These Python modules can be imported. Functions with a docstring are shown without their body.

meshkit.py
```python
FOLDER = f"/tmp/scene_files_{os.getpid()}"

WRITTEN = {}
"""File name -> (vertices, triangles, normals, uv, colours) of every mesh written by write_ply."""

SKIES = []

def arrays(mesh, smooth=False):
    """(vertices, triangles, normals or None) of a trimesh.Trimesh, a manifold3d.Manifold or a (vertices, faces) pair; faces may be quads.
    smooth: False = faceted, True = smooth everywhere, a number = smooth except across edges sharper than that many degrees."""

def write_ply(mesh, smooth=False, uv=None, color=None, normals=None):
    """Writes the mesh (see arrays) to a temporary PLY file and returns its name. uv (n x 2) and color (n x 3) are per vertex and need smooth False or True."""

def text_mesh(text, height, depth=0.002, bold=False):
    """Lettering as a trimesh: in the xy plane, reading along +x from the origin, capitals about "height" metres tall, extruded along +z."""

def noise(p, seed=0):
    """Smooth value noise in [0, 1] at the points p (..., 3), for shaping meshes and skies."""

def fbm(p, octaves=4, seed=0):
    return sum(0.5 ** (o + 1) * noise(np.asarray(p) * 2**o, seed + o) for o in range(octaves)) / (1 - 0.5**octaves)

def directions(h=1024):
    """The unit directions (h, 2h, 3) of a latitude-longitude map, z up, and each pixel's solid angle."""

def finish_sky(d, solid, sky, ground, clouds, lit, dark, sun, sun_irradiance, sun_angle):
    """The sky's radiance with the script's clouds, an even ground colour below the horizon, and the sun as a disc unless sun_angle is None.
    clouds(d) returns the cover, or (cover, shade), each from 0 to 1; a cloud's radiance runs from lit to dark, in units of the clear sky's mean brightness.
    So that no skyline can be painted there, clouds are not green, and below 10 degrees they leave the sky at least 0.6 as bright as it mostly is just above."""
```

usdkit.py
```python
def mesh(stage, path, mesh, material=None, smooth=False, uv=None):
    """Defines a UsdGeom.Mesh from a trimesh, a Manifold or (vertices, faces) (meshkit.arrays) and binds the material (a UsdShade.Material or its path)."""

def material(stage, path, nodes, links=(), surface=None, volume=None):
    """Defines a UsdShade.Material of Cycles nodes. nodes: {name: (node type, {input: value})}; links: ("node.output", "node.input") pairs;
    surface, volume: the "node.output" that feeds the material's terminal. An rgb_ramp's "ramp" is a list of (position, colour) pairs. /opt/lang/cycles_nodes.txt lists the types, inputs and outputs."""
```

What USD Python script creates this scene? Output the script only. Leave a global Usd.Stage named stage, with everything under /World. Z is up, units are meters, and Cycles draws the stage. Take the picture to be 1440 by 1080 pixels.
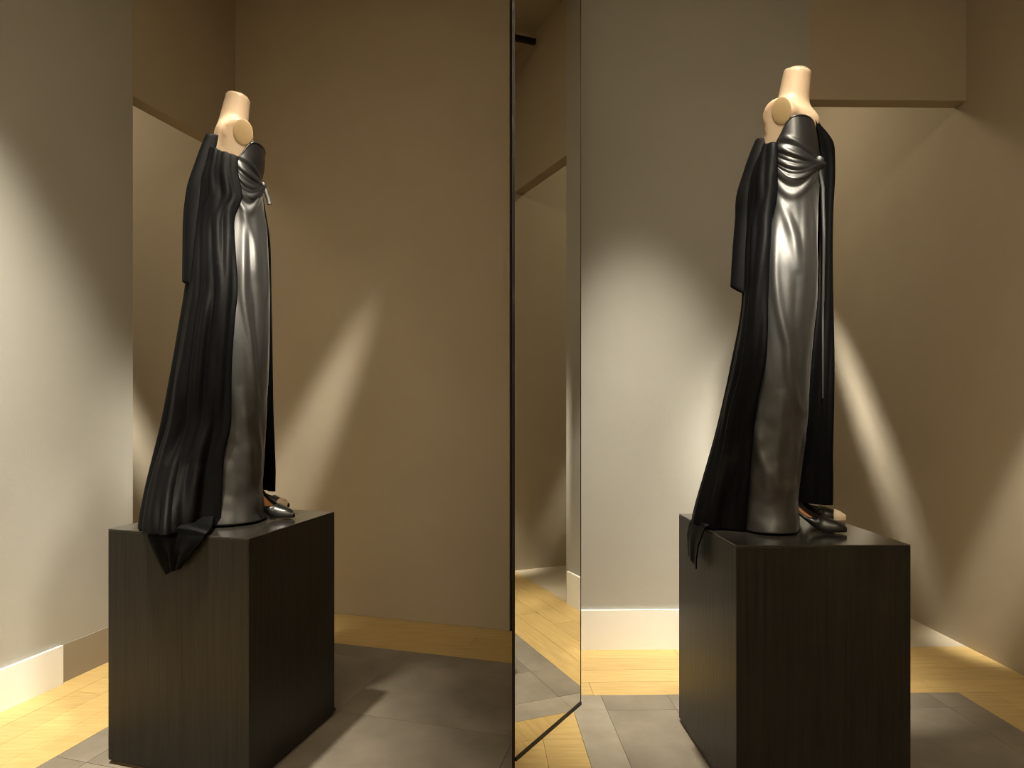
import math, numpy as np, trimesh, usdkit, meshkit, manifold3d as m3
from shapely.geometry import Polygon, box as sbox
from shapely import affinity
from scipy.interpolate import PchipInterpolator
from pxr import Usd, UsdGeom, UsdLux, UsdShade, Gf, Sdf

stage = Usd.Stage.CreateInMemory()
UsdGeom.SetStageUpAxis(stage, 'Z')
UsdGeom.SetStageMetersPerUnit(stage, 1.0)
UsdGeom.Xform.Define(stage, '/World')
UsdGeom.Scope.Define(stage, '/World/Looks')

# ------------------------------------------------------------------ camera
F, CX, CY, H = 936.0, 684.0, 562.0, 1.2            # focal length and principal point in pixels of 1440 x 1080, eye height
cam = UsdGeom.Camera.Define(stage, '/World/camera')
APER = 36.0
cam.CreateHorizontalApertureAttr(APER); cam.CreateVerticalApertureAttr(APER * 0.75)
cam.CreateFocalLengthAttr(F / 1440 * APER)
cam.CreateHorizontalApertureOffsetAttr((720 - CX) / 1440 * APER)
cam.CreateVerticalApertureOffsetAttr((CY - 540) / 1440 * APER)
cam.CreateClippingRangeAttr((0.05, 100))
cam.AddTranslateOp().Set((0, 0, H)); cam.AddRotateXOp().Set(90)
cam.CreateExposureAttr(0.0)

# ------------------------------------------------------------------ the two bays: the corner where the bay's grey wall line meets its beige wall, and its two directions
class Bay:
    def __init__(s, corner, az_w, pl_n, az_v):
        s.o = np.array(corner, float)
        s.w = np.array([math.sin(math.radians(az_w)), math.cos(math.radians(az_w))])     # along the grey wall, away from the corner
        s.n = np.array([-s.w[1], s.w[0]])                                                # out of the grey wall, into the room
        s.N = np.array(pl_n)                                                             # near corner of the plinth
        a = math.radians(az_v)
        s.v = np.array([math.sin(a), math.cos(a)]); s.u = np.array([-math.cos(a), math.sin(a)])
        s.pw, s.pq, s.ph = 0.545, 0.516, 0.774
        s.c = s.N + s.u * s.pw / 2 + s.v * s.pq / 2
        s.b = s.c + 0.0566 * s.v + 0.0125 * s.u                                          # foot of the figure's axis
        s.face = np.array([math.sin(a + math.radians(61)), math.cos(a + math.radians(61))])
        d = -s.b / np.linalg.norm(s.b)
        s.ec = d; s.er = np.array([-d[1], d[0]])                                         # towards the viewer's side; across
    def p(s, w, n, z=None):
        q = s.o + s.w * w + s.n * n
        return q if z is None else np.array([*q, z])
    def at(s, px, py, c=0.0):
        """The point that the photograph shows at (px, py), c metres this side of the figure's axis: (across, height above the plinth)."""
        px, py, c = np.broadcast_arrays(np.asarray(px, float), np.asarray(py, float), np.asarray(c, float))
        ray = np.stack([(px - CX) / F, np.ones(px.shape), -(py - CY) / F], -1)
        o = s.b + c[..., None] * s.ec
        t = (o @ s.ec) / (ray[..., :2] @ s.ec)
        P = ray * t[..., None] + [0, 0, H]
        return (P[..., :2] - s.b) @ s.er, P[..., 2] - s.ph
    def world(s, r, c, z):
        r, c, z = np.broadcast_arrays(r, c, z)
        xy = s.b + r[..., None] * s.er + c[..., None] * s.ec
        return np.concatenate([xy, (z + s.ph)[..., None]], -1)
LB = Bay((-1.476, 3.924), 180 + 16.3, (-.7265, 2.038), 16.8)
RB = Bay((2.335, 3.236), -91.0, (.730, 1.943), 88.9)

# ------------------------------------------------------------------ lamps
def look_at(prim, eye, target):
    eye, target = Gf.Vec3d(*map(float, eye)), Gf.Vec3d(*map(float, target))
    m = Gf.Matrix4d(1).SetLookAt(eye, target, Gf.Vec3d(0, 0.01, 1)).GetInverse()
    UsdGeom.Xformable(prim).AddTransformOp().Set(m)
def spot(name, eye, target, power, half, soft, radius=.025, color=(1, .86, .64)):
    l = UsdLux.SphereLight.Define(stage, '/World/' + name)
    l.CreateRadiusAttr(radius); l.CreateIntensityAttr(power); l.CreateColorAttr(color); l.CreateNormalizeAttr(True)
    s = UsdLux.ShapingAPI.Apply(l.GetPrim())
    s.CreateShapingConeAngleAttr(half); s.CreateShapingConeSoftnessAttr(soft)
    look_at(l, eye, target)
WARM, PALE, WHITE = (1, .85, .61), (1, .91, .74), (1, .95, .82)
for i, B in enumerate((LB, RB)):
    sfx = f'_{i:03d}' if i else ''
    lf = B is LB
    spot('unseen_key_spot' + sfx, B.p(1.62, 1.80, 3.55), B.p(1.33, .98, 1.80), 125, 11 if lf else 12.5, 1.0, .07, PALE)  # out of view overhead, placed to light the shoulders and upper gown
    spot('unseen_front_spot' + sfx, (.70, -.25, 3.45) if lf else (.12, -.5, 3.45), (*B.b, 1.60), 480, 5.8, 1.0, .16, PALE)  # out of view on the viewer's side, placed to light the satin
    spot('unseen_wall_spot' + sfx, B.p(1.98, .85, 3.55) if lf else B.p(1.72, .84, 3.55), B.p(1.86, .25, 0) if lf else B.p(1.54, .24, 0), 300 if lf else 265, 30 if lf else 19, 1.0, .06, PALE)  # out of view above, placed to wash the grey wall and its baseboard
    spot('unseen_streak_spot' + sfx, B.p(.36, 1.62, 3.2), B.p(0, .36, .70), 290, 4.6, 1.0, .06, WHITE)  # out of view, set near the beige wall to throw its diagonal streak
    spot('unseen_recess_spot' + sfx, B.p(.42, -2.05, 3.0), B.p(0, -.84, 1.10), 560, 3.6, 1.0, .10, WHITE)  # out of view inside the recess, placed to throw the narrow streak
    rl = UsdLux.DiskLight.Define(stage, '/World/unseen_recess_lamp' + sfx)  # unseen lamp in the recess ceiling, lights the recess walls
    rl.CreateRadiusAttr(.35); rl.CreateIntensityAttr(13.0); rl.CreateColorAttr(WARM); look_at(rl, B.p(1.0, -1.2, 3.58), B.p(1.0, -1.2, 0))
room = UsdLux.RectLight.Define(stage, '/World/added_fill_light')  # added fill behind the viewer, lifts the ambient light
room.CreateWidthAttr(3.6); room.CreateHeightAttr(1.6); room.CreateIntensityAttr(4.6); room.CreateColorAttr(WARM)
look_at(room, (0, -.3, 3.58), (0, -.2, 0))

# ------------------------------------------------------------------ materials
MAT = {}
def mat(name, nodes, links=(), surface='p.BSDF'):
    MAT[name] = usdkit.material(stage, '/World/Looks/' + name, nodes, links, surface=surface)
    return MAT[name]
def mottled(name, c1, c2, scale, rough=.8, bump=0.0, spec=.3, stretch=(1, 1, 1), detail=4, extra=None, bump_scale=None, rot=(0, 0, 0)):
    nodes = {'g': ('geometry', {}), 'm': ('mapping', {'scale': stretch, 'rotation': rot}), 'n': ('noise_texture', {'scale': scale, 'detail': detail, 'roughness': .6}),
             'r': ('rgb_ramp', {'ramp': [(.3, c1), (.7, c2)]}), 'p': ('principled_bsdf', {'roughness': rough, 'specular_ior_level': spec, **(extra or {})})}
    links = [('g.position', 'm.vector'), ('m.vector', 'n.vector'), ('n.fac', 'r.fac'), ('r.color', 'p.base_color')]
    if bump:
        nodes['n2'] = ('noise_texture', {'scale': bump_scale or scale * 6, 'detail': 5})
        nodes['b'] = ('bump', {'strength': bump, 'distance': .003})
        links += [('m.vector', 'n2.vector'), ('n2.fac', 'b.height'), ('b.normal', 'p.normal')]
    return mat(name, nodes, links)
mottled('grey_paint', (.405, .395, .36), (.425, .415, .38), 3, .85, .12, .2, bump_scale=160)
mottled('beige_paint', (.43, .365, .27), (.455, .39, .29), 3, .85, .12, .2, bump_scale=160)
mottled('white_paint', (.90, .90, .88), (.92, .92, .90), 3, .55)
mottled('dark_base', (.30, .26, .20), (.33, .29, .22), 4, .7)  # darker tone of the short baseboard piece by the left plinth
mottled('ceiling_paint', (.40, .35, .27), (.43, .38, .29), 3, .9)
for i, (bay, az) in enumerate((('left', 180 + 16.3), ('right', -91.0))):
    for along in ('wall', 'side'):
        rot = math.radians(az - 90) if along == 'wall' else math.radians(az)
        for k, t in enumerate((.96, 1.0, 1.04)):
            c1, c2 = np.array([.44, .30, .115]) * t, np.array([.55, .395, .165]) * t
            mottled(f'oak_{bay}_{along}_{k}', c1, c2, 5, .42, .15, .4, stretch=(1.2, 14, 1), rot=(0, 0, rot), bump_scale=30)
mottled('border_stone', (.225, .197, .152), (.295, .262, .21), 7, .6, .1, .4)
mottled('field_stone', (.142, .122, .094), (.232, .202, .160), 3.2, .75, .25, .3, detail=7, bump_scale=60)
mottled('field_stone_pale', (.152, .131, .102), (.24, .21, .168), 3.6, .75, .25, .3, detail=7, bump_scale=60)
mottled('subfloor', (.10, .085, .06), (.13, .11, .08), 5, .9)
mottled('plinth_wood', (.007, .0066, .0058), (.0185, .0163, .0128), 4, .40, .25, .33, stretch=(26, 26, .6), bump_scale=9)
mottled('plinth_top', (.020, .018, .015), (.028, .025, .021), 9, .16, 0, 1.0)
mottled('base_wood', (.06, .035, .022), (.08, .05, .03), 9, .6)
mottled('skin', (.44, .325, .215), (.48, .355, .24), 6, .45, 0, .4, extra={'subsurface_weight': .08, 'subsurface_scale': .01})
mottled('arm_plate', (.36, .255, .13), (.40, .285, .15), 9, .4)
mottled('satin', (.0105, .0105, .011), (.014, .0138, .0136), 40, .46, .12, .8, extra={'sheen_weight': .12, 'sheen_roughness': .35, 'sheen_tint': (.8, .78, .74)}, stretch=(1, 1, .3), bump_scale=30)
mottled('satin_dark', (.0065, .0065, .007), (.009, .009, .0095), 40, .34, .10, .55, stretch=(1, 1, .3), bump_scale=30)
mottled('velvet', (.0014, .0015, .0017), (.0021, .0022, .0025), 25, .5, .1, .07)
mottled('shoe_leather', (.006, .0065, .007), (.009, .0095, .010), 20, .32, 0, .5)
mottled('shoe_lining', (.34, .14, .05), (.40, .17, .065), 30, .5)
mottled('trim_black', (.012, .009, .007), (.016, .012, .010), 20, .5)
mat('mirror', {'g': ('glossy_bsdf', {'color': (.80, .79, .74), 'roughness': 0.0})}, surface='g.BSDF')

# ------------------------------------------------------------------ building helpers
USED = {}
def numbered(parent, name):
    k = (str(parent), name); n = USED.get(k, 0); USED[k] = n + 1
    return f'{parent}/{name}' + (f'_{n:03d}' if n else '')
def say(prim, **kw):
    for k, v in kw.items():
        if v: prim.SetCustomDataByKey(k, v)
    return prim
def obj(name, mesh, m, parent=None, smooth=False, **kw):
    path = numbered(parent.GetPath() if parent else '/World', name)
    return say(usdkit.mesh(stage, path, mesh, MAT[m], smooth=smooth).GetPrim(), **kw)
def thing(name, loc=(0, 0, 0), **kw):
    x = UsdGeom.Xform.Define(stage, numbered('/World', name))
    x.AddTranslateOp().Set(Gf.Vec3d(*map(float, loc)))
    p = say(x.GetPrim(), **kw); ORG[p.GetPath()] = np.array(loc, float)
    return p
ORG = {}
def part(t, name, mesh, m, smooth=False, **kw):
    """mesh in world coordinates, made a child of the thing t"""
    v, f = (np.asarray(mesh.vertices), np.asarray(mesh.faces)) if hasattr(mesh, 'vertices') else (mesh if isinstance(mesh, tuple) else meshkit.arrays(mesh)[:2])
    return obj(name, trimesh.Trimesh(np.asarray(v) - ORG[t.GetPath()], f, process=False), m, t, smooth, **kw)
def prism(poly, z0, z1):
    g = trimesh.creation.extrude_polygon(poly, z1 - z0); g.apply_translation((0, 0, z0)); return g
def slab(B, w0, w1, n0, n1, z0, z1):
    return prism(Polygon([B.p(w0, n0), B.p(w1, n0), B.p(w1, n1), B.p(w0, n1)]), z0, z1)
def rounded(sx, sy, sz, r):
    s = trimesh.creation.icosphere(2, r)
    pts = [np.asarray(s.vertices) + [x * (sx / 2 - r), y * (sy / 2 - r), z * (sz / 2 - r)] for x in (-1, 1) for y in (-1, 1) for z in (-1, 1)]
    return trimesh.convex.convex_hull(np.vstack(pts))
def grid_faces(nu, nv, wrap=False):
    i, j = np.meshgrid(np.arange(nu - 1), np.arange(nv if wrap else nv - 1), indexing='ij')
    k = (j + 1) % nv
    q = np.stack([i * nv + j, i * nv + k, (i + 1) * nv + k, (i + 1) * nv + j], -1).reshape(-1, 4)
    return np.vstack([q[:, [0, 1, 2]], q[:, [0, 2, 3]]])
def grid_normals(P, wrap=False):
    a = np.gradient(P, axis=0)
    b = (np.roll(P, -1, 1) - np.roll(P, 1, 1)) if wrap else np.gradient(P, axis=1)
    n = np.cross(a, b); return n / (np.linalg.norm(n, axis=-1, keepdims=True) + 1e-12)
def shell(P, thick, wrap=False, flip=False):
    """A cloth of some thickness from a grid of points."""
    nu, nv = P.shape[:2]
    n = grid_normals(P, wrap) * (-1 if flip else 1)
    Q = P - n * thick
    f = grid_faces(nu, nv, wrap); m = nu * nv
    faces = [f, f[:, ::-1] + m]
    def stitch(ids):
        ids = np.asarray(ids); a, b = ids[:-1], ids[1:]
        faces.append(np.vstack([np.stack([a, b + m, b], 1), np.stack([a, a + m, b + m], 1)]))
    idx = np.arange(m).reshape(nu, nv)
    top, bot = idx[0], idx[-1][::-1]
    if wrap: top, bot = np.append(top, top[0]), np.append(bot, bot[0])
    stitch(top); stitch(bot)
    if not wrap: stitch(idx[:, -1]); stitch(idx[:, 0][::-1])
    g = trimesh.Trimesh(np.vstack([P.reshape(-1, 3), Q.reshape(-1, 3)]), np.vstack(faces), process=False)
    if g.volume < 0: g.invert()
    return g
def tube(pts, radii, sides=14, flat=1.0, flat_dir=None):
    p = np.asarray(pts, float); t = np.gradient(p, axis=0); t /= np.linalg.norm(t, axis=1, keepdims=True) + 1e-12
    ref = np.array(flat_dir if flat_dir is not None else (0.31, .22, .93))
    a = np.cross(t, ref); a /= np.linalg.norm(a, axis=1, keepdims=True) + 1e-12
    b = np.cross(t, a); ang = np.arange(sides) * 2 * np.pi / sides
    R = np.broadcast_to(radii, (len(p),))[:, None, None]
    v = p[:, None] + R * (np.cos(ang)[None, :, None] * a[:, None] + flat * np.sin(ang)[None, :, None] * b[:, None])
    f = grid_faces(len(p), sides, True); n = len(p) * sides
    caps = [[n, (k + 1) % sides, k] for k in range(sides)] + [[n + 1, n - sides + k, n - sides + (k + 1) % sides] for k in range(sides)]
    g = trimesh.Trimesh(np.vstack([v.reshape(-1, 3), p[:1], p[-1:]]), np.vstack([f, caps]), process=False)
    if g.volume < 0: g.invert()
    return g
def tab(t, y):
    """A measured table {row: value} smoothly read at rows y."""
    if id(t) not in TABS: k = sorted(t); TABS[id(t)] = (PchipInterpolator(k, [t[i] for i in k]), k[0], k[-1])
    f, lo, hi = TABS[id(t)]; return f(np.clip(y, lo, hi))
TABS = {}

# ------------------------------------------------------------------ structure: floor
DIV = math.atan((722 - CX) / F)                                      # the partition between the bays runs along this direction
dv = np.array([math.sin(DIV), math.cos(DIV)]); dn = np.array([dv[1], -dv[0]])
HALF_T = .004
LEFT_SIDE = Polygon([dv * -3 - dn * HALF_T, dv * 6 - dn * HALF_T, (-6, 7), (-6, -3)])
RIGHT_SIDE = Polygon([dv * -3 + dn * HALF_T, dv * 6 + dn * HALF_T, (7, 7), (7, -3)])
floor = thing('floor', kind='structure', label='oak bordered floor with a grey stone field around each plinth')
part(floor, 'subfloor', prism(Polygon([(-4.5, -2), (5, -2), (5, 6.2), (-4.5, 6.2)]), -.06, -.012), 'subfloor')
rng = np.random.default_rng(4)
def lay(poly, side, name, m):
    q = poly.buffer(-.0006, join_style=2).intersection(side)
    for g in getattr(q, 'geoms', [q]):
        if g.geom_type == 'Polygon' and g.area > 2e-4: part(floor, name, prism(g, -.012, float(rng.uniform(-.0006, 0))), m)
def rect(B, w0, w1, n0, n1): return Polygon([B.p(w0, n0), B.p(w1, n0), B.p(w1, n1), B.p(w0, n1)])
for B, side, nm in ((LB, LEFT_SIDE, 'left'), (RB, RIGHT_SIDE, 'right')):
    for k in range(4):                                               # oak along the grey wall
        w = -.02 - .31 * k
        while w < 3.6:
            L = 1.35 + .2 * rng.random()
            lay(rect(B, max(w, 0), w + L, .125 * k, .125 * (k + 1)), side, 'oak_plank', f'oak_{nm}_wall_{rng.integers(3)}'); w += L
    for k in range(3):                                               # oak along the beige wall
        n = .5 - .37 * k
        while n < 4.2:
            L = 1.3 + .2 * rng.random()
            lay(rect(B, .1367 * k, .1367 * (k + 1), max(n, .5), n + L), side, 'oak_plank', f'oak_{nm}_side_{rng.integers(3)}'); n += L
    for k in range(8):                                               # oak beyond the stone field
        n = .5 - .41 * k
        while n < 4.2:
            L = 1.3 + .2 * rng.random()
            lay(rect(B, 2.01 + .14 * k, 2.01 + .14 * (k + 1), max(n, .5), n + L), side, 'oak_plank', f'oak_{nm}_side_{rng.integers(3)}'); n += L
    ws, ns = (.41, .54, 1.05, 1.61, 1.88, 2.01), (.5, .63, 1.25, 1.95, 2.65, 3.4)
    for a in range(5):
        for b in range(5):
            edge = a in (0, 4) or b == 0
            lay(rect(B, ws[a], ws[a + 1], ns[b], ns[b + 1]), side, 'stone_slab', 'border_stone' if (a == 4) else ('field_stone' if (a + b) % 2 else 'field_stone_pale'))
# ------------------------------------------------------------------ structure: walls
ZC, ZH = 3.6, 2.655
HD = {0: (2.60, 2.66)[1], 1: 2.655}
div_end_l = 3.455
obj('wall_left', slab(LB, .77, 5.4, -.09, 0, .0, ZC), 'grey_paint', kind='structure', label='grey painted wall at the far left, washed by a spotlight')
obj('wall_back', slab(LB, -.08, 0, -2.4, 1.663, 0, ZC), 'beige_paint', kind='structure', label='beige wall behind the left figure with a soft diagonal streak of light')
obj('wall_center', slab(RB, .77, 2.205, -.09, 0, 0, ZC), 'grey_paint', kind='structure', label='grey painted wall behind and left of the right figure')
obj('wall_right', slab(RB, -.08, 0, -2.4, 5.2, 0, ZC), 'beige_paint', kind='structure', label='beige wall at the far right with a narrow diagonal streak of light')
for B, nm, where in ((LB, 'left', 'left'), (RB, 'center', 'right')):
    obj(f'trim_{1 if B is LB else 2}', slab(B, 0, .77, -.085, -.004, ZH, ZC), 'beige_paint', kind='structure', label=f'beige header over the opening behind the {where} figure')
    far = {'left': 1.9, 'center': 1.9}[nm]
    obj(f'wall_recess_{where}', slab(B, 0, far, -2.48, -2.4, 0, ZC), 'beige_paint', kind='structure', label=f'far wall of the recess behind the {where} figure')
    obj(f'wall_recess_side_{where}', slab(B, far, far + .08, -2.48, -.09, 0, ZC), 'beige_paint', kind='structure', label=f'side wall of the recess behind the {where} figure')
    rf = slab(B, 0, far, -2.4, 0, -.012, 0)
    obj(f'floor_recess_{where}', rf, 'beige_paint', kind='structure', label=f'light tan carpet in the recess behind the {where} figure')
obj('baseboard_left', slab(LB, 1.155, 5.2, 0, .014, 0, .162), 'white_paint', kind='structure', label='white baseboard along the grey wall at left, brightly lit')
obj('baseboard_left_return', slab(LB, .77, 1.155, -.0, .004, 0, .160), 'dark_base', kind='structure', label='short dark baseboard piece next to the left plinth')
obj('baseboard_center', slab(RB, .80, 2.19, 0, .014, 0, .190), 'white_paint', kind='structure', label='white baseboard between mirror and right plinth, brightly lit')
room_poly = Polygon([(-4.4, -1.6), (4.6, -1.6), (4.6, 6.1), (-4.4, 6.1)])
obj('ceiling', prism(room_poly, ZC, ZC + .08), 'ceiling_paint', kind='structure', label='plain ceiling above the display')
obj('wall_front', prism(sbox(-4.4, -1.68, 4.6, -1.6), 0, ZC), 'beige_paint', kind='structure', label='beige wall behind the viewer')
obj('wall_side_left', prism(sbox(-4.48, -1.68, -4.4, 6.1), 0, ZC), 'beige_paint', kind='structure', label='outer wall at the left of the room')
obj('wall_side_right', prism(sbox(4.6, -1.68, 4.68, 6.1), 0, ZC), 'beige_paint', kind='structure', label='outer wall at the right of the room')
obj('wall_far', prism(sbox(-4.48, 6.1, 4.68, 6.18), 0, ZC), 'beige_paint', kind='structure', label='outer wall behind the recesses')
# the thin partition between the bays, seen edge on, and the mirror that stands against it
def strip(d0, d1, off0, off1, z0, z1):
    return prism(Polygon([dv * d0 + dn * off0, dv * d1 + dn * off0, dv * d1 + dn * off1, dv * d0 + dn * off1]), z0, z1)
pt = thing('partition_panel', (*(dv * 1.9), 0), label='thin vertical partition panel between the two figures, seen edge on as a dark line', category='partition', kind='structure')
part(pt, 'panel', strip(1.905, 3.46, -HALF_T, HALF_T, 0, ZC), 'beige_paint')
part(pt, 'edge_strip', strip(1.90, 1.905, -HALF_T, HALF_T, 0, ZC), 'trim_black', label='dark edge strip')
az = math.radians(33.8)
md, mn = np.array([math.sin(az), math.cos(az)]), np.array([math.cos(az), -math.sin(az)])     # along the mirror, and out of its silvered face
far = np.array([.372, 2.62])
s_ = np.linalg.solve(np.stack([md, -dv], 1), far - dn * HALF_T)[0]                            # back along the mirror to the partition
near = far - md * (s_ - .002)
def along(a, b, o0, o1, z0, z1): return prism(Polygon([near + md * a + mn * o0, near + md * b + mn * o0, near + md * b + mn * o1, near + md * a + mn * o1]), z0, z1)
ML = np.linalg.norm(far - near)
mp = thing('mirror_panel', (*near, 0), label='tall narrow mirror panel at the middle, angled between the partition and the grey wall', category='mirror')
part(mp, 'glass', along(0, ML - .003, -.006, 0, .012, 3.4), 'mirror')
part(mp, 'backing', along(.012, ML - .003, -.016, -.0065, .012, 3.4), 'trim_black')
part(mp, 'bottom_rail', along(.004, ML, -.014, .003, 0, .012), 'trim_black', label='dark bottom rail')
part(mp, 'edge_strip', along(ML - .003, ML, -.014, .001, .012, 3.4), 'trim_black')

tr = thing('unseen_track_rail', (1.95, 2.5, 3.5), label='short black lamp track under the ceiling, out of view, placed to show in the mirror', category='lamp track')  # out of view, placed so the mirror shows a dark bar
part(tr, 'rail', prism(Polygon([(1.915, 3.20), (1.945, 3.20), (1.985, 1.6), (1.955, 1.6)]), 3.485, 3.515), 'trim_black')
for y_ in (1.9, 2.9):
    x_ = 1.93 + (3.2 - y_) * .025
    part(tr, 'hanger', prism(sbox(x_ - .008, y_ - .008, x_ + .008, y_ + .008), 3.515, ZC), 'trim_black')
# ------------------------------------------------------------------ plinths
def plinth(B, where):
    t = thing('plinth', (*B.c, 0), category='plinth', label={'L': 'black wooden display plinth under the left figure, turned corner on', 'R': 'black wooden display plinth under the right figure, one face square on'}[where])
    M = np.eye(4); M[:2, 0] = B.v; M[:2, 1] = B.u; M[:2, 3] = B.c
    body = rounded(B.pq, B.pw, B.ph - .0165, .003); body.apply_translation((0, 0, (B.ph - .0165) / 2 + .012)); body.apply_transform(M)
    top = rounded(B.pq - .001, B.pw - .001, .0045, .0015); top.apply_translation((0, 0, B.ph - .00225)); top.apply_transform(M)
    foot = rounded(B.pq + .035, B.pw - .03, .011, .002); foot.apply_translation((.02, .0, .0058)); foot.apply_transform(M)
    part(t, 'body', body, 'plinth_wood', 30); part(t, 'top_panel', top, 'plinth_top', 30); part(t, 'base_plate', foot, 'base_wood', 30, label='brown base plate showing at one end')
plinth(LB, 'L'); plinth(RB, 'R')

# ------------------------------------------------------------------ figures
def surface_net(V, lo, step):
    """A smooth closed surface where the sampled field V changes sign (inside < 0)."""
    ins = V < 0
    nx, ny, nz = V.shape
    c = np.stack([ins[i:nx - 1 + i, j:ny - 1 + j, k:nz - 1 + k] for i in (0, 1) for j in (0, 1) for k in (0, 1)], 0)
    act = c.any(0) & ~c.all(0)
    idx = -np.ones(act.shape, int); idx[act] = np.arange(act.sum())
    cells = np.argwhere(act); acc = np.zeros((len(cells), 3)); cnt = np.zeros(len(cells))
    corners = [(i, j, k) for i in (0, 1) for j in (0, 1) for k in (0, 1)]
    for p in corners:
        for ax in range(3):
            if p[ax] == 0:
                q = list(p); q[ax] = 1
                va, vb = V[tuple((cells + p).T)], V[tuple((cells + q).T)]
                m = (va < 0) != (vb < 0)
                t = va[m] / (va[m] - vb[m])
                acc[m] += np.array(p) + t[:, None] * (np.array(q) - np.array(p)); cnt[m] += 1
    v = (cells + acc / cnt[:, None]) * step + lo
    faces = []
    for ax in range(3):
        u, w = (ax + 1) % 3, (ax + 2) % 3
        sl0 = [slice(None)] * 3; sl1 = [slice(None)] * 3; sl0[ax] = slice(0, -1); sl1[ax] = slice(1, None)
        ch = ins[tuple(sl0)] != ins[tuple(sl1)]
        e = np.argwhere(ch); e = e[(e[:, u] > 0) & (e[:, w] > 0) & (e[:, u] < V.shape[u] - 1) & (e[:, w] < V.shape[w] - 1)]
        du, dw = np.zeros(3, int), np.zeros(3, int); du[u] = 1; dw[w] = 1
        q = np.stack([idx[tuple((e - a_).T)] for a_ in (0 * du, du, du + dw, dw)], 1)
        flip = ~ins[tuple(e.T)]
        q[flip] = q[flip][:, ::-1]
        faces.append(q)
    q = np.vstack(faces)
    g = trimesh.Trimesh(v, np.vstack([q[:, [0, 1, 2]], q[:, [0, 2, 3]]]), process=False)
    if g.volume < 0: g.invert()
    return g
PLATE = np.array([.040, .131, 1.351]); PLN = np.array([.10, .96, -.22]); PLN /= np.linalg.norm(PLN)
PLATES = {-1: PLATE * [1, -1, 1], 1: np.array([-.006, .066, 1.305])}
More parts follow.
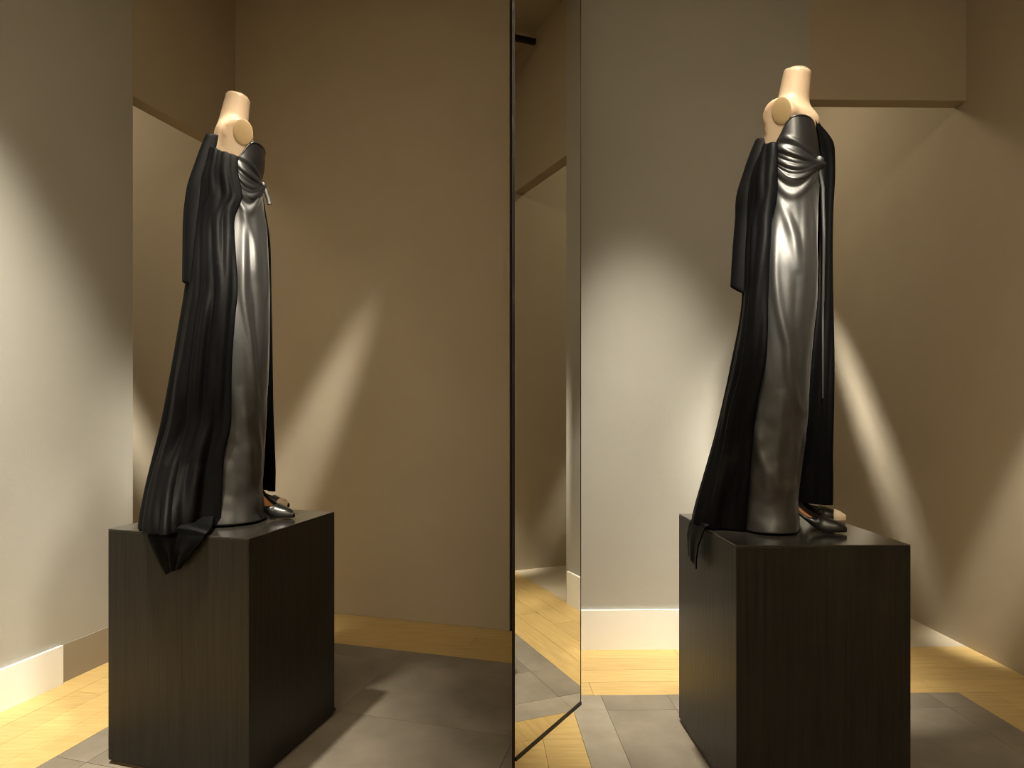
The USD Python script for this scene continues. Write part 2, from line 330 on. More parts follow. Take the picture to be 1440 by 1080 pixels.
def build_body(feet):
    """A headless, armless display figure: front is +x, its left +y. feet: [(ankle, ball, toe)] for right and left foot."""
    ells = [((-.030, 0, .90), (.078, .118, .13)), ((-.020, 0, 1.06), (.062, .094, .15)), ((-.012, -.018, 1.20), (.066, .088, .15)), ((-.008, -.026, 1.31), (.060, .080, .085)),
            ((.024, .030, 1.225), (.034, .038, .045)), ((.030, -.052, 1.225), (.036, .042, .045))]
    caps = [((.020, -.16, 1.350), (.010, .02, 1.352), .046, .046), ((.010, .02, 1.345), (-.006, .07, 1.295), .044, .030), ((-.020, -.05, 1.385), (-.020, .025, 1.375), .040, .034), ((-.020, 0, 1.38), (.018, 0, 1.60), .054, .037),
            ((.020, -.115, 1.345), (-.004, -.105, 1.25), .044, .036), ((-.006, .05, 1.29), (-.010, .055, 1.22), .034, .032)]
    for s, (an, ba, to) in zip((-1, 1), feet):
        an, ba, to = map(np.array, (an, ba, to))
        knee = np.array([an[0] * .5 - .01, an[1] * .5 + s * .03, .50])
        caps += [((-.028, s * .058, .86), tuple(knee), .066, .046), (tuple(knee), tuple(an + [0, 0, .05]), .044, .027)]
    def sm(a, b, k):
        h = np.maximum(k - np.abs(a - b), 0) / k; return np.minimum(a, b) - h * h * k * .25
    step = .0075
    x, y, z = np.arange(-.20, .34, step), np.arange(-.23, .23, step), np.arange(-.02, 1.60, step)
    P = np.stack(np.meshgrid(x, y, z, indexing='ij'), -1)
    d = None
    for c, r in ells:
        q = (P - c) / r; k0 = np.linalg.norm(q, axis=-1); k1 = np.linalg.norm(q / r, axis=-1) + 1e-9
        e = k0 * (k0 - 1) / k1
        d = e if d is None else sm(d, e, .05)
    for a, b, r0, r1 in caps:
        a, b = np.array(a), np.array(b); ab = b - a
        h = np.clip(((P - a) @ ab) / (ab @ ab), 0, 1)
        d = sm(d, np.linalg.norm(P - a - h[..., None] * ab, axis=-1) - (r0 + (r1 - r0) * h), .03)
    nk = np.array([.22, 0, .975])
    d = np.maximum(d, (P - [.008, 0, 1.530]) @ nk)                    # the neck is cut off, a little tilted to the front
    for s in (-1, 1):
        d = -sm(-d, -((P - PLATES[s]) @ (PLN * [1, s, 1])), .016)                # and the arms at their joints
    g = surface_net(d, np.array([x[0], y[0], z[0]]), step)
    trimesh.smoothing.filter_taubin(g, iterations=6)
    return g

def to_world(B, g, yaw=0.0, loc=(0, 0, 0)):
    f = B.face; l = np.array([-f[1], f[0]])
    c, s = math.cos(yaw), math.sin(yaw)
    v = np.asarray(g.vertices)
    x, y = v[:, 0] * c - v[:, 1] * s + loc[0], v[:, 0] * s + v[:, 1] * c + loc[1]
    w = np.concatenate([B.b + x[:, None] * f + y[:, None] * l, (v[:, 2] + loc[2] + B.ph)[:, None]], 1)
    out = trimesh.Trimesh(w, g.faces.copy(), process=False)
    return out

def pump_parts(low):
    """A pointed court shoe with a high heel: toe towards +x, the heel end at x = 0, standing on z = 0."""
    xs = np.linspace(0, .240, 41)
    zi = np.interp(xs, [0, .04, .08, .12, .16, .19, .24], [.104, .099, .076, .042, .014, .006, .008])
    k = np.ones(5) / 5; zi = np.convolve(np.pad(zi, 2, mode='edge'), k, 'valid')
    hw = np.interp(xs, [0, .012, .03, .07, .11, .155, .19, .22, .235, .24], [.010, .022, .029, .027, .030, .040, .036, .024, .012, .003])
    hw = np.convolve(np.pad(hw, 1, mode='edge'), [.25, .5, .25], 'valid')
    wall = np.interp(xs, [0, .03, .08, .12, .155, .17, .19, .22, .24], [.056, .050, .026, .018, .024, .038, .036, .026, .012])
    gap = np.interp(xs, [0, .010, .03, .10, .140, .162, .172], [.15, .60, .86, .93, .85, .45, 0.0])      # open share of the half width at the top
    nt = 33; P = np.zeros((len(xs), nt, 3))
    for i, x in enumerate(xs):
        if x < .1725:
            a = np.linspace(0, 1, nt) * 2 - 1
            yy = np.sign(a) * 1.0
            half = []
            for q in a:
                s = abs(q)                                           # 1 at the top line, 0 at the middle of the sole
                if s < .4: y, z = s / .4 * hw[i] * .94, 0
                else:
                    tt = (s - .4) / .6; y = hw[i] * (.94 + .06 * math.sin(tt * math.pi)) * (1 - (1 - gap[i]) * tt ** 3); z = wall[i] * math.sin(tt * math.pi / 2)
                if q * low > 0: z *= 1 - .62 * math.exp(-((x - .092) / .05) ** 4)
                half.append((math.copysign(y, q), z))
        else:
            half = []
            for q in np.linspace(-1, 1, nt):
                s = abs(q)
                if s < .4: y, z = s / .4 * hw[i] * .94, 0
                else:
                    tt = (s - .4) / .6 * math.pi / 2; y = hw[i] * .97 * math.cos(tt) ** .8 if tt < math.pi / 2 - 1e-6 else 0; z = wall[i] * math.sin(tt)
                half.append((math.copysign(y, q), z))
        for j, (y, z) in enumerate(half): P[i, j] = (x, y, zi[i] + z)
    upper = shell(P, .0022)
    ins = np.stack([np.stack([xs[2:34], t * hw[2:34] * .93, zi[2:34] + .0045], 1) for t in np.linspace(-1, 1, 9)], 1)
    insole = shell(ins, .002)
    sole_pts = np.stack([np.stack([xs[12:], t * hw[12:] * .9, zi[12:] - .001], 1) for t in np.linspace(-1, 1, 9)], 1)
    sole = shell(sole_pts, -.0035)
    heel = tube([(.030, 0, .101), (.028, 0, .086), (.024, 0, .064), (.021, 0, .040), (.020, 0, .016), (.020, 0, .0)], [.024, .020, .013, .008, .006, .0065], 16)
    capx = xs[xs > .198]; m_ = len(capx); C_ = np.zeros((m_, 25, 3))
    for i, x in enumerate(capx):
        k = np.argmin(abs(xs - x)); a = np.linspace(0, np.pi, 25)
        C_[i] = np.stack([np.full(25, x + .002), (hw[k] + .0022) * np.cos(a), zi[k] + (wall[k] + .003) * np.sin(a) ** .8], 1)
    cap = shell(C_, .0018)  # pale shape over the tip, used on the farther shoe only
    return upper, insole, sole, heel, cap
PUMPS = (pump_parts(-1), pump_parts(1))

SPEC = {
 'L': dict(
    gown_l={195: 316, 205: 310, 226: 303, 257: 300, 289: 297, 352: 292, 440: 286, 520: 282, 587: 278, 660: 274, 743: 272},
    gown_r={195: 369, 205: 370, 226: 370.5, 257: 366, 289: 369, 352: 376, 440: 377, 520: 376, 587: 373, 660: 369, 700: 368, 743: 371},
    coat_l={170: 307, 182: 305, 191: 299, 215: 292, 238: 289, 264: 280, 300: 274, 340: 271, 405: 264, 480: 252, 587: 232, 687: 209, 725: 204, 745: 204},
    coat_a={170: 309, 195: 311, 208: 316, 220: 334, 257: 334, 280: 339, 291: 341, 305: 334, 327: 328, 370: 331, 415: 334, 453: 330, 537: 325, 587: 325, 637: 315, 745: 311},
    coat_d={170: 330, 200: 362, 257: 366, 289: 370, 352: 377, 420: 378, 587: 380, 690: 384},
    far_hem=691, hem=743,
    sleeve_c=[(301, 192, 20), (291, 230, 28), (282, 270, 34), (277, 310, 33), (275, 355, 31), (274, 404, 30)],
    ridges=[([(341, 285), (342, 360), (342, 420), (347, 455), (353, 483), (357, 547), (368, 580)], .010, .008), ([(372, 285), (373, 360), (373, 450)], .006, .008), ([(338, 290), (348, 315), (357, 345), (361, 400)], .006, .008), ([(354, 380), (360, 470), (364, 530)], -.005, .009), ([(338, 540), (346, 610), (356, 690), (358, 720)], .008, .011), ([(362, 590), (366, 640), (361, 690)], .007, .009), ([(349, 300), (351, 380), (350, 430)], -.004, .008)],
    coat_ridges=[([(298, 415), (287, 477), (277, 580)], .012, .008), ([(311, 380), (310, 503), (306, 600)], .010, .008), ([(256, 500), (252, 560), (233, 687), (218, 735)], .010, .007), ([(300, 250), (306, 330), (300, 420)], .009, .008), ([(318, 240), (322, 320), (318, 420), (316, 560)], .010, .008), ([(262, 560), (255, 640), (240, 735)], -.010, .012), ([(285, 590), (268, 735)], .010, .012), ([(299, 560), (292, 735)], -.008, .012)],
    swag_k=(369, 262), tail=[(368, 262), (373, 268), (377, 280), (379, 288)], drop=[(366, 268), (367, 300), (368, 350)],
    knot=(368, 262), shoe=((338, 719), (413, 730)), far_shoe=((335, 712), (405, 716)), train=(.262, .21)),
 'R': dict(
    gown_l={165: 1092, 174: 1088, 200: 1082, 226: 1076, 257: 1074, 289: 1068, 352: 1062, 440: 1054, 520: 1048, 596: 1044, 691: 1042, 753: 1044},
    gown_r={165: 1138, 174: 1140, 200: 1147, 213: 1149, 240: 1151, 289: 1150, 352: 1149, 440: 1146, 490: 1141, 596: 1131, 691: 1121, 753: 1120},
    coat_l={150: 1078, 167: 1076.5, 195: 1075, 213: 1070, 247: 1056, 277: 1050, 313: 1049, 413: 1047, 518: 1030, 596: 1013, 719: 981, 740: 977, 756: 975},
    coat_a={150: 1079, 180: 1080, 193: 1082, 201: 1093, 280: 1093, 300: 1089, 320: 1083, 427: 1080, 501: 1076, 561: 1064, 640: 1056, 756: 1049},
    coat_d={150: 1128, 166: 1137, 183: 1153, 213: 1169.5, 247: 1170, 313: 1167, 380: 1166, 596: 1167, 701: 1167.5},
    far_hem=702, hem=753,
    sleeve_c=[(1074, 196, 20), (1064, 235, 30), (1053, 275, 32), (1049, 310, 28), (1045, 355, 27), (1041, 410, 25)],
    ridges=[([(1092, 285), (1091, 385), (1095, 430), (1101, 462), (1109, 490), (1108, 525), (1115, 561), (1129, 590)], .010, .008), ([(1144, 285), (1144, 360), (1142, 450)], .006, .008), ([(1096, 278), (1105, 305), (1117, 335), (1122, 390)], .006, .009), ([(1110, 290), (1124, 325), (1131, 370)], -.004, .008), ([(1120, 380), (1116, 450), (1124, 520)], -.005, .011), ([(1064, 590), (1070, 635), (1080, 665), (1084, 710)], .008, .011), ([(1100, 545), (1093, 640), (1094, 700)], .006, .011), ([(1117, 600), (1113, 660), (1109, 700)], .007, .009), ([(1131, 280), (1130, 350), (1128, 430)], .004, .009)],
    coat_ridges=[([(1080, 430), (1074, 501), (1062, 561), (1030, 666), (1015, 740)], .012, .008), ([(1031, 543), (1028, 631), (1005, 740)], .010, .008), ([(1072, 240), (1076, 330), (1066, 420), (1055, 520)], .010, .008), ([(1084, 240), (1082, 290), (1074, 400)], .008, .007), ([(1046, 580), (1030, 740)], -.010, .012), ([(1058, 600), (1040, 748)], .009, .012)],
    swag_k=(1150, 234), tail=[(1149, 238), (1146, 250), (1141, 262), (1137, 273)], drop=[(1152, 236), (1157, 262), (1159, 330), (1158, 440), (1158, 560)],
    knot=(1150, 231), shoe=((1108, 742), (1190, 751)), far_shoe=((1112, 730), (1188, 734)), train=(.305, .14)),
}

def polyline_dist(pts, R, Z):
    p = np.asarray(pts); best = np.full(R.shape, 9.0)
    s = np.linspace(0, 1, len(p)); t = np.linspace(0, 1, 60)
    q = np.stack([np.interp(t, s, p[:, 0]), np.interp(t, s, p[:, 1])], 1)
    k = np.ones(7) / 7
    q = np.stack([np.convolve(np.pad(q[:, i], 3, mode='edge'), k, 'valid') for i in (0, 1)], 1)
    q = q[::2]; at_ = np.zeros(R.shape); n = len(q) - 1
    for i, (a, b) in enumerate(zip(q[:-1], q[1:])):
        ab = b - a; h = np.clip(((R - a[0]) * ab[0] + (Z - a[1]) * ab[1]) / (ab @ ab + 1e-12), 0, 1)
        d = np.hypot(R - a[0] - h * ab[0], Z - a[1] - h * ab[1]); m = d < best
        best = np.where(m, d, best); at_ = np.where(m, (i + h) / n, at_)
    return best, np.clip(np.minimum(at_, 1 - at_) / .22, 0, 1) ** .8

def figure(B, key, side):
    S = SPEC[key]
    rows_z = lambda y: B.at(0, y)[1]                                  # heights for rows at the figure's axis
    def r_of(t, y, c=0.0): return B.at(tab(t, y), y, c)[0]
    z_of = lambda y: B.ph * 0 + (H - (np.asarray(y) - CY) / F * np.linalg.norm(B.b) ** 1 * 0 - B.ph)
    depth = B.b[1]
    # ---- the display figure
    def plane_pt(px, py):                                             # a point of the plinth's top
        d = (H - B.ph) * F / (py - CY); return np.array([(px - CX) / F * d, d])
    f, l = B.face, np.array([-B.face[1], B.face[0]])
    def loc(q): return np.array([(q - B.b) @ f, (q - B.b) @ l])
    feet, pumps = [], []
    for (hx, tx) in (S['shoe'], S['far_shoe']):
        toe = loc(plane_pt(*tx)); heel = loc(plane_pt(*hx)); d = toe - heel; yaw = math.atan2(d[1], d[0])
        yaw = float(np.clip(yaw, -.55, .55)); dirn = np.array([math.cos(yaw), math.sin(yaw)])
        back = toe - dirn * .240
        q = lambda a, z: (*(back + dirn * a), z)
        feet.append((q(.048, .150), q(.150, .036), q(.205, .026))); pumps.append((back, yaw))
    g = build_body(feet)
    where = {'L': 'left', 'R': 'right'}[key]
    t = thing('mannequin', (*B.b, B.ph), category='mannequin', label={'L': 'headless ivory mannequin standing on the left plinth, seen from its side', 'R': 'headless ivory mannequin standing on the right plinth, turned a little towards the viewer'}[key])
    part(t, 'body', to_world(B, g), 'skin', True)
    for s in (-1, 1):                                                 # oval plates where the arms would join
        nrm = PLN * [1, s, 1]
        pl = trimesh.creation.icosphere(3, 1.0); pl.apply_scale((.033, .0030, .043))
        e1 = np.array([1, 0, 0.]) - nrm * nrm[0]; e1 /= np.linalg.norm(e1); e3 = np.cross(e1, nrm)
        M = np.eye(4); M[:3, 0], M[:3, 1], M[:3, 2] = e1, nrm, e3; M[:3, 3] = PLATES[s]
        pl.apply_transform(M); part(t, 'arm_plate', to_world(B, pl), 'arm_plate', True)
    neck = trimesh.creation.cylinder(.031, .004, sections=40); neck.apply_transform(trimesh.geometry.align_vectors([0, 0, 1], [.22, 0, .975])); neck.apply_translation((.009, 0, 1.531)); part(t, 'neck_cap', to_world(B, neck), 'skin', 30)
    for i in (0, 1):
        an = feet[i][0]; rod = trimesh.creation.cylinder(.009, .157, sections=20); rod.apply_translation((an[0], an[1], .1820)); part(t, 'support_rod', to_world(B, rod), 'base_wood', 30)
    # ---- shoes
    for i, (bk, yaw) in enumerate(pumps):
        lab = f"black high heeled court shoe, {'nearer' if i == 0 else 'farther'} of the pair under the {where} gown"
        bw = B.b + bk[0] * f + bk[1] * l
        sh = thing('court_shoe', (*bw, B.ph), category='shoe', label=lab)
        for nm, m_, mt in zip(('upper', 'insole', 'sole', 'heel', 'pale_toe')[:4 + i], PUMPS[i], ('shoe_leather', 'shoe_lining', 'shoe_leather', 'shoe_leather', 'skin')):
            part(sh, nm, to_world(B, m_, yaw, (bk[0], bk[1], .0005)), mt, 40, **({'label': {'insole': 'copper brown insole', 'pale_toe': 'pale toe'}[nm]} if nm in ('insole', 'pale_toe') else {}))
    # ---- gown
    fr, fc = f @ B.er, f @ B.ec; psi = math.atan2(fc, fr)             # where the front is, seen from here
    zz = lambda y: B.at(CX, y)[1]
    cz = np.linalg.norm(B.b)
    ytop = 160 if key == 'R' else 190
    zt, zb = float(B.at(CX + (B.b[0] / B.b[1]) * F, ytop)[1]), .004
    def y_of(z): return CY - (z + B.ph - H) * F / depth
    NU, NV = 300, 200
    DC = PchipInterpolator([-.05, 0, .12, .3, .5, .85, 1.05, 1.22, 1.45], [.205, .19, .165, .140, .130, .135, .115, .128, .115])
    def section(z, th, off=0.0):
        """a point of the gown's surface at height z, angle th (0 = across to the right, pi/2 = towards the viewer)"""
        y = y_of(z)
        rl, rr = r_of(S['gown_l'], y), r_of(S['gown_r'], y)
        rc, rw = (rl + rr) / 2, (rr - rl) / 2 + off
        dc = DC(z) + off
        e = .9
        cs, sn = np.cos(th), np.sin(th)
        return rc + rw * np.sign(cs) * np.abs(cs) ** e, dc * np.sign(sn) * np.abs(sn) ** e
    th = np.linspace(0, 2 * np.pi, NV, endpoint=False)
    zwaist = 1.185
    def top_of(th):                                                   # the bodice is cut high in front and low under the near arm
        d = (th - psi + np.pi) % (2 * np.pi) - np.pi
        return 1.334 - .088 / (1 + np.exp(-(d - 1.30) / .12)) - .06 / (1 + np.exp((d + 2.2) / .2))
    ridge = [([(B.at(x, y, .11)) for x, y in pts], a, w) for pts, a, w in S['ridges']]
    kr, kz = B.at(*S['swag_k'], .06); ar, az_ = B.at(tab(S['coat_a'], 257 if key == 'L' else 225), 257 if key == 'L' else 225, .11)
    from scipy.ndimage import gaussian_filter, gaussian_filter1d
    def displace(P, R, Z, C, seed):
        n = grid_normals(P, True)
        mid = P.mean(axis=1, keepdims=True)
        if ((P - mid) * n).sum() < 0: n = -n
        d = np.zeros(R.shape); front = np.clip(C / .05, 0, 1)
        for pts, a, w in ridge:
            dist, fade = polyline_dist(pts, R, Z)
            d += a * fade * np.exp(-np.abs(dist / (w * 1.3)) ** 1.6) * front * np.clip((zwaist + .01 - Z) / .05, 0, 1)
        # the draped swags of the bodice, from the side seam down and up to the knot
        u = (R - ar) / (kr - ar)
        for zs, sag, amp, wd in ((1.268, -.004, .0035, .006), (1.236, .016, .006, .010), (1.200, .030, .0055, .009), (1.168, .044, .0075, .012), (1.128, .062, .006, .012), (1.253, .004, -.0025, .0045), (1.220, .026, .003, .0045), (1.186, .036, .003, .004), (1.150, .054, -.003, .005), (1.245, .026, .003, .004)):
            uc = np.clip(u, -.5, 1)
            zc = zs + (kz + .006 - zs) * np.clip(uc, 0, 1) ** 1.6 - sag * 4 * np.clip(uc, 0, 1) * (1 - np.clip(uc, 0, 1))
            d += amp * np.exp(-((Z - zc) / wd) ** 2) * front * np.clip(1.25 - np.abs(u - .5), 0, 1) * np.exp(-np.clip(u - 1, 0, 9) * 8)
        d += .010 * np.clip((.10 - Z) / .10, 0, 1) * front
        s3 = np.stack([R * 14, C * 14, Z * 3.0], -1)
        nz = gaussian_filter(meshkit.noise(s3.reshape(-1, 3) + 40, seed).reshape(R.shape) - .5, (7, 5), mode=('nearest', 'wrap'))
        d += nz * .018 * np.clip((zwaist - Z) / .2, 0, 1)
        s4 = np.stack([R * 30, C * 30, Z * 16], -1)
        nz = gaussian_filter(meshkit.noise(s4.reshape(-1, 3) + 70, seed + 1).reshape(R.shape) - .5, (4, 2.5), mode=('nearest', 'wrap'))
        d += nz * .009 * np.clip((.55 - Z) / .3, 0.12, 1)
        s5 = np.stack([R * 62 + 3.0 * Z, C * 62, Z * 7.0], -1)
        nz = gaussian_filter(meshkit.noise(s5.reshape(-1, 3) + 90, seed + 2).reshape(R.shape) - .5, (3, 1), mode=('nearest', 'wrap'))
        d += nz * .0042 * np.clip((zwaist - .02 - Z) / .1, 0, 1)
        s6 = np.stack([R * 40, C * 40, Z * 34 + R * 20], -1)
        nz = gaussian_filter(meshkit.noise(s6.reshape(-1, 3) + 20, seed + 3).reshape(R.shape) - .5, (2, 1), mode=('nearest', 'wrap'))
        d += nz * .004 * np.clip((.50 - Z) / .25, 0, 1)
        d = gaussian_filter(d, (1.6, 1.0), mode=('nearest', 'wrap'))
        return P + n * d[..., None]
    gown = thing('evening_gown', (*B.b, B.ph), category='dress', label={'L': 'strapless black satin evening gown on the left mannequin, seen in profile', 'R': 'strapless black satin evening gown on the right mannequin, its knotted front in view'}[key])
    v = np.linspace(0, 1, 130)[:, None]; v2 = np.linspace(0, 1, NU)[1:, None]
    T = np.broadcast_to(th, (130 + NU - 1, NV)); 
    R0, C0 = section(np.full(NV, 1.15), th, .002)
    u0 = np.clip((R0 - ar) / (kr - ar), 0, 1); zj = np.where(C0 > 0, 1.176 - .050 * 4 * u0 * (1 - u0), 1.176)
    zj = gaussian_filter1d(zj, 2, mode='wrap')
    Z = np.vstack([top_of(th) + (zj - top_of(th)) * v, zj + (zb - zj) * v2 + 0 * th])
    R, C = section(Z, T, .002)
    GP = displace(B.world(R, C, Z), R, Z, C, 5)
    whole = meshkit.arrays(shell(GP, .004, True), True)[2].reshape(2, -1, NV, 3)
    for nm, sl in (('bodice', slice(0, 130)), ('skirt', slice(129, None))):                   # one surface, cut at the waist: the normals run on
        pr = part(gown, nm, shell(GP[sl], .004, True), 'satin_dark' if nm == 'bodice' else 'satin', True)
        UsdGeom.Mesh(pr).GetNormalsAttr().Set(np.ascontiguousarray(whole[:, sl].reshape(-1, 3), np.float32))
    # the band along the top, the knot and its ties
    T1 = np.append(th, th[0]); zt_ = top_of(T1) - .004; R, C = section(zt_, T1, .0045)
    part(gown, 'top_band', tube(B.world(R, C, zt_), .0035, 8), 'satin_dark', True)
    def front_c(r, z): 
        ths = np.linspace(-np.pi / 2, np.pi / 2, 181) % (2 * np.pi); zq = np.full(181, z)
        rr, cc = section(zq, ths, .004); k = np.argmin(np.abs(rr - r) + (cc < -.02) * 9); return cc[k]
    kr, kz = B.at(*S['knot'], .05); kc = front_c(kr, kz) + .006
    kn = trimesh.creation.icosphere(4, 1.0); kv = np.asarray(kn.vertices); kv = kv * (1 + .12 * np.sin(7 * kv[:, 2:3] + 5 * kv[:, :1])) * (.017, .012, .020)
    part(gown, 'knot', trimesh.Trimesh(B.world(kr + kv[:, 0], kc + kv[:, 1], kz + kv[:, 2]), kn.faces, process=False), 'satin', True)
    for nm in ('tail', 'drop'):
        pts = []
        for (x, y) in S[nm]:
            r, z = B.at(x, y, kc); c = min(kc, front_c(min(r, kr), z) + .010) if nm == 'drop' else kc + .006; pts.append((r, c, z))
        pts = np.array(pts); s = np.linspace(0, 1, len(pts)); tt = np.linspace(0, 1, 40)
        q = np.stack([np.interp(tt, s, pts[:, i]) for i in range(3)], 1)
        W = B.world(q[:, 0], q[:, 1], q[:, 2])
        part(gown, 'tie', tube(W, np.linspace(.006, .0085, 40) if nm == 'tail' else np.linspace(.006, .0025, 40), 12, .45, (*B.ec, 0)), 'satin', True)
    # ---- coat
    coat = thing('evening_coat', (*B.b, B.ph), category='coat', label={'L': 'long black coat hung from the left mannequin, its train over the plinth edge', 'R': 'long black coat hung open from the shoulders of the right mannequin, its train tip hanging'}[key])
    ym = S['hem']; y0 = 172 if key == 'L' else 152
    NR, NC = 320, 180
    ztop = float(rows_z(y0)) if False else (H - (y0 - CY) / F * depth - B.ph)
    zlist = np.linspace(ztop, .006, NR)
    P = np.zeros((NR, NC, 3)); RR = np.zeros((NR, NC)); ZZ = np.zeros((NR, NC)); CC = np.zeros((NR, NC))
    zfar = H - (S['far_hem'] - CY) / F * (depth + .10) - B.ph
    KP = []
    for i, z in enumerate(zlist):
        y = float(y_of(z))
        ra = float(r_of(S['coat_a'], y, .10)); rl = float(r_of(S['coat_l'], y, 0)); rd = float(r_of(S['coat_d'], y, -.10))
        ths = np.linspace(0, 2 * np.pi, 121); gr, gc = section(np.full(121, min(z, 1.33)), ths, .012)
        def surf(r, s):
            ok = (gc * s >= -1e-6); k = np.argmin(np.abs(gr[ok] - r)); return gc[ok][k]
        ca = max(surf(ra, 1), .03) + .004; cd = min(surf(rd, -1), -.045) - .004
        wide = np.interp(z, [0, .4, 1.0, 1.3, 1.45], [.20, .16, .15, .13, .07])
        if z > 1.30: ca = max(.02, ca * (1 - (z - 1.30) / .16))
        fl = (.13 if key == 'L' else .03) * max(0, 1 - z / .30) ** 1.6
        KP.append([(ra, ca), (ra - .18 * (ra - rl), ca + .006), (ra - .62 * (ra - rl), max(ca * .92, .05) + fl), (rl + .004, ca * .35 + fl * .7), (rl, -.02), (rl + .10 * (rd - rl), -wide * .75), (rl + .42 * (rd - rl), -wide), (rl + .8 * (rd - rl), min(-wide * .80, cd)), (rd, cd)])
        if key == 'R':                                                # the far lapel turns forward, past the gown
            rg = float(r_of(S['gown_r'], y, 0)) + .007
            KP[-1] += [(rd + .002, -.03), (min(rg, rd - .004), -.012 + .05 * float(np.clip((z - 1.25) / .1, 0, 1)))]
    KP = np.array(KP); KP[:, :, 1] = gaussian_filter1d(KP[:, :, 1], 9, axis=0, mode='nearest'); KP[:, :, 0] = gaussian_filter1d(KP[:, :, 0], 3, axis=0, mode='nearest')
    for i, z in enumerate(zlist):
        kp = KP[i]
        s = np.concatenate([[0], np.cumsum(np.linalg.norm(np.diff(kp, axis=0), axis=1))]); s /= s[-1]
        tt = np.linspace(0, 1, NC)
        RR[i], CC[i], ZZ[i] = PchipInterpolator(s, kp[:, 0])(tt), PchipInterpolator(s, kp[:, 1])(tt), z
    # the far front panel ends above the plinth
    tt = np.linspace(0, 1, NC)
    lift = np.clip((tt - (.80 if key == 'L' else .72)) / .06, 0, 1)
    ZZ = ZZ.copy()
    zmin = lift * zfar
    ZZ = np.where(ZZ < ztop, ztop - (ztop - ZZ) * ((ztop - zmin) / (ztop - .006))[None, :], ZZ)
    # neckline: falls from the nape to the near front edge
    P = B.world(RR, CC, ZZ)
    n = grid_normals(P); mid = np.array([*B.b, 0]); 
    if ((P - mid)[..., :2] * n[..., :2]).sum() < 0: n = -n
    d = np.zeros((NR, NC)); near = np.clip(CC / .03 + .6, 0, 1)
    for pts, a, w in S['coat_ridges']:
        dist, fade = polyline_dist([B.at(x, y, .08) for x, y in pts], RR, ZZ)
        d += a * fade * np.exp(-np.abs(dist / (w * 1.3)) ** 1.6) * near
    d = gaussian_filter(d, (4, 1.6), mode='nearest')
    amp = np.interp(ZZ, [0, .5, 1.1, 1.4], [.011, .009, .005, .001])
    ss = tt[None, :] * 2 * np.pi
    d += amp * (np.sin(13 * ss + 2.0 * np.sin(2.1 * ZZ)) * .5 + np.sin(23 * ss + 1.3 * ZZ + 1) * .3) * np.clip(tt / .05, 0, 1)[None, :]
    P = P + n * d[..., None]
    # cut the neckline: rows above the neckline collapse onto it
    zn = np.interp(tt, [0, .10, .28, .42, .6, .8, 1.0], [1.262, 1.275, 1.32, 1.375, 1.395, 1.39, 1.37] if key == 'L' else [1.252, 1.262, 1.29, 1.335, 1.385, 1.40, 1.395])
    for j in range(NC):
        i0 = float(np.interp(-zn[j], -ZZ[:, j], np.arange(NR))); src = np.linspace(i0, NR - 1, NR)
        for k in range(3): P[:, j, k] = np.interp(src, np.arange(NR), P[:, j, k])
    P[..., 2] = np.maximum(P[..., 2], B.ph + .004)
    part(coat, 'body', shell(P, .004), 'velvet', True)
    # the empty near sleeve
    def sleeve(cpts, c0, nm, flat):
        rows = np.array([(*B.at(x, y, c0), w / F * (depth - c0)) for x, y, w in cpts])
        q = np.linspace(0, 1, 60); s = np.linspace(0, 1, len(rows))
        from scipy.interpolate import PchipInterpolator
        R_, Z_, W_ = (PchipInterpolator(s, rows[:, k])(q) for k in range(3))
        a = np.linspace(0, 2 * np.pi, 48, endpoint=False)
        fold = 1 + .07 * np.sin(3 * a)[None, :] * q[:, None]
        Pr = R_[:, None] + W_[:, None] / 2 * np.cos(a)[None, :]
        Pc = c0 + flat * W_[:, None] * np.sin(a)[None, :] * fold
        slope = np.clip(q, 0, 1)[:, None] ** 6 * -.018 * np.cos(a)[None, :]
        Pz = Z_[:, None] + slope
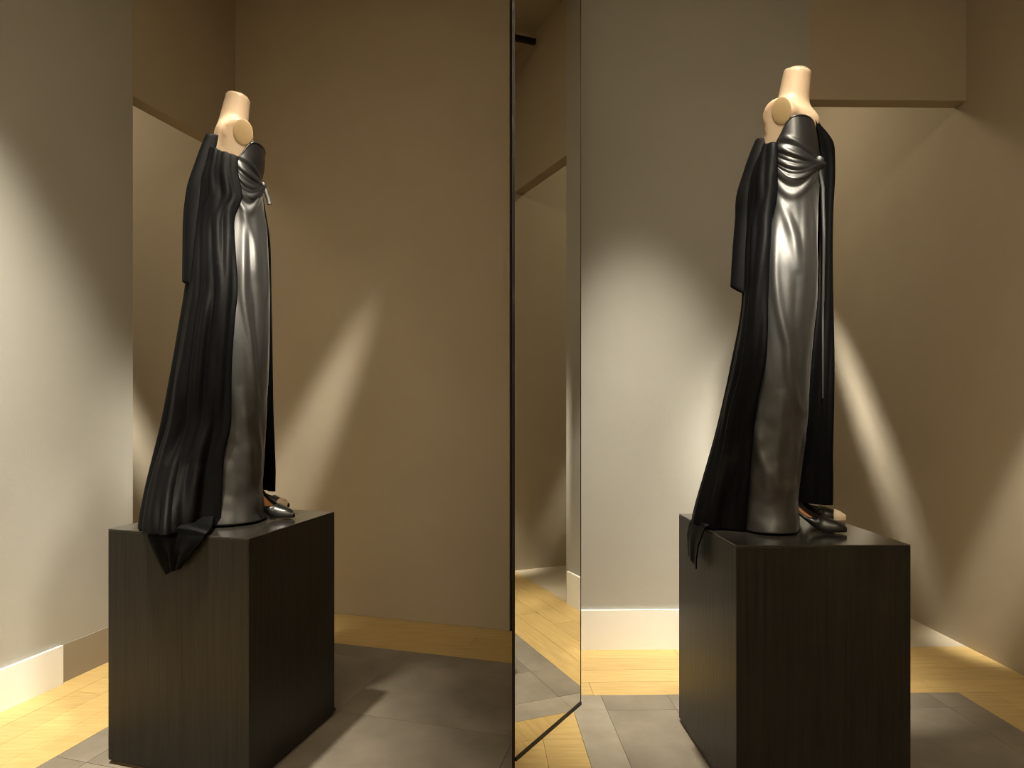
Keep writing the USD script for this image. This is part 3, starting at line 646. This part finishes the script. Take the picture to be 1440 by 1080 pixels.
        part(coat, nm, shell(B.world(Pr, Pc, Pz), .003, True), 'velvet', True)
    sleeve(S['sleeve_c'], .055, 'sleeve', .42)
    dx = {'L': 62, 'R': 84}[key]
    far_sl = {'L': [(346, 215, 16), (346, 260, 22), (344, 320, 22), (344, 400, 22)], 'R': [(1146, 190, 16), (1152, 240, 24), (1150, 310, 24), (1148, 398, 24)]}[key]
    sleeve(far_sl, -.165, 'sleeve', .40)
    # the train: over the plinth top and down its face
    pc, pw_ = S['train']
    nl = 70; rows = []
    prof = [(-.27, .17, .85), (-.21, .10, .95), (-.13, .040, 1.05), (-.05, .016, 1.1), (-.006, .012, 1.08), (.007, .006, 1.05), (.012, -.012, 1.0), (.016, -.05, .72), (.016, -.085, .46), (.015, -.112, .24)] if key == 'L' else [(-.20, .17, 1.0), (-.14, .09, 1.0), (-.08, .035, 1.0), (-.03, .016, 1.0), (-.004, .012, 1.0), (.008, .006, 1.0), (.013, -.012, 1.0), (.017, -.05, .85), (.017, -.085, .72), (.016, -.125, .62)]
    s = np.linspace(0, 1, len(prof)); q = np.linspace(0, 1, nl); pr = np.array(prof)
    pr = np.stack([np.interp(q, s, pr[:, k]) for k in range(3)], 1)
    a = np.linspace(-1, 1, 60)
    G = np.zeros((nl, 60, 3))
    for i, (o, z, wf) in enumerate(pr):
        hang = np.clip(-z / .1, 0, 1)
        al = pc + a * pw_ / 2 * wf + hang * (.0 if key == 'L' else .012)
        al = al + max(-o, 0) * (.62 if key == 'L' else .25)
        oo = o + (.006 if key == 'L' else .002) * np.sin(a * (9 if key == 'L' else 5) + .6) * np.clip(abs(z) * 12, 0, 1) + .006 * (np.clip(-z / .05, 0, 1))
        zz_ = z + (.012 * (1 - a ** 2) if z > .004 else 0) - hang * (.012 * a * (1 if key == 'L' else -1))
        XY = B.N + np.outer(al, B.u) + np.outer(-np.broadcast_to(oo, a.shape), B.v)
        G[i] = np.column_stack([XY, B.ph + zz_])
    part(coat, 'train', shell(G, .004), 'velvet', True)
figure(LB, 'L', None)
figure(RB, 'R', None)
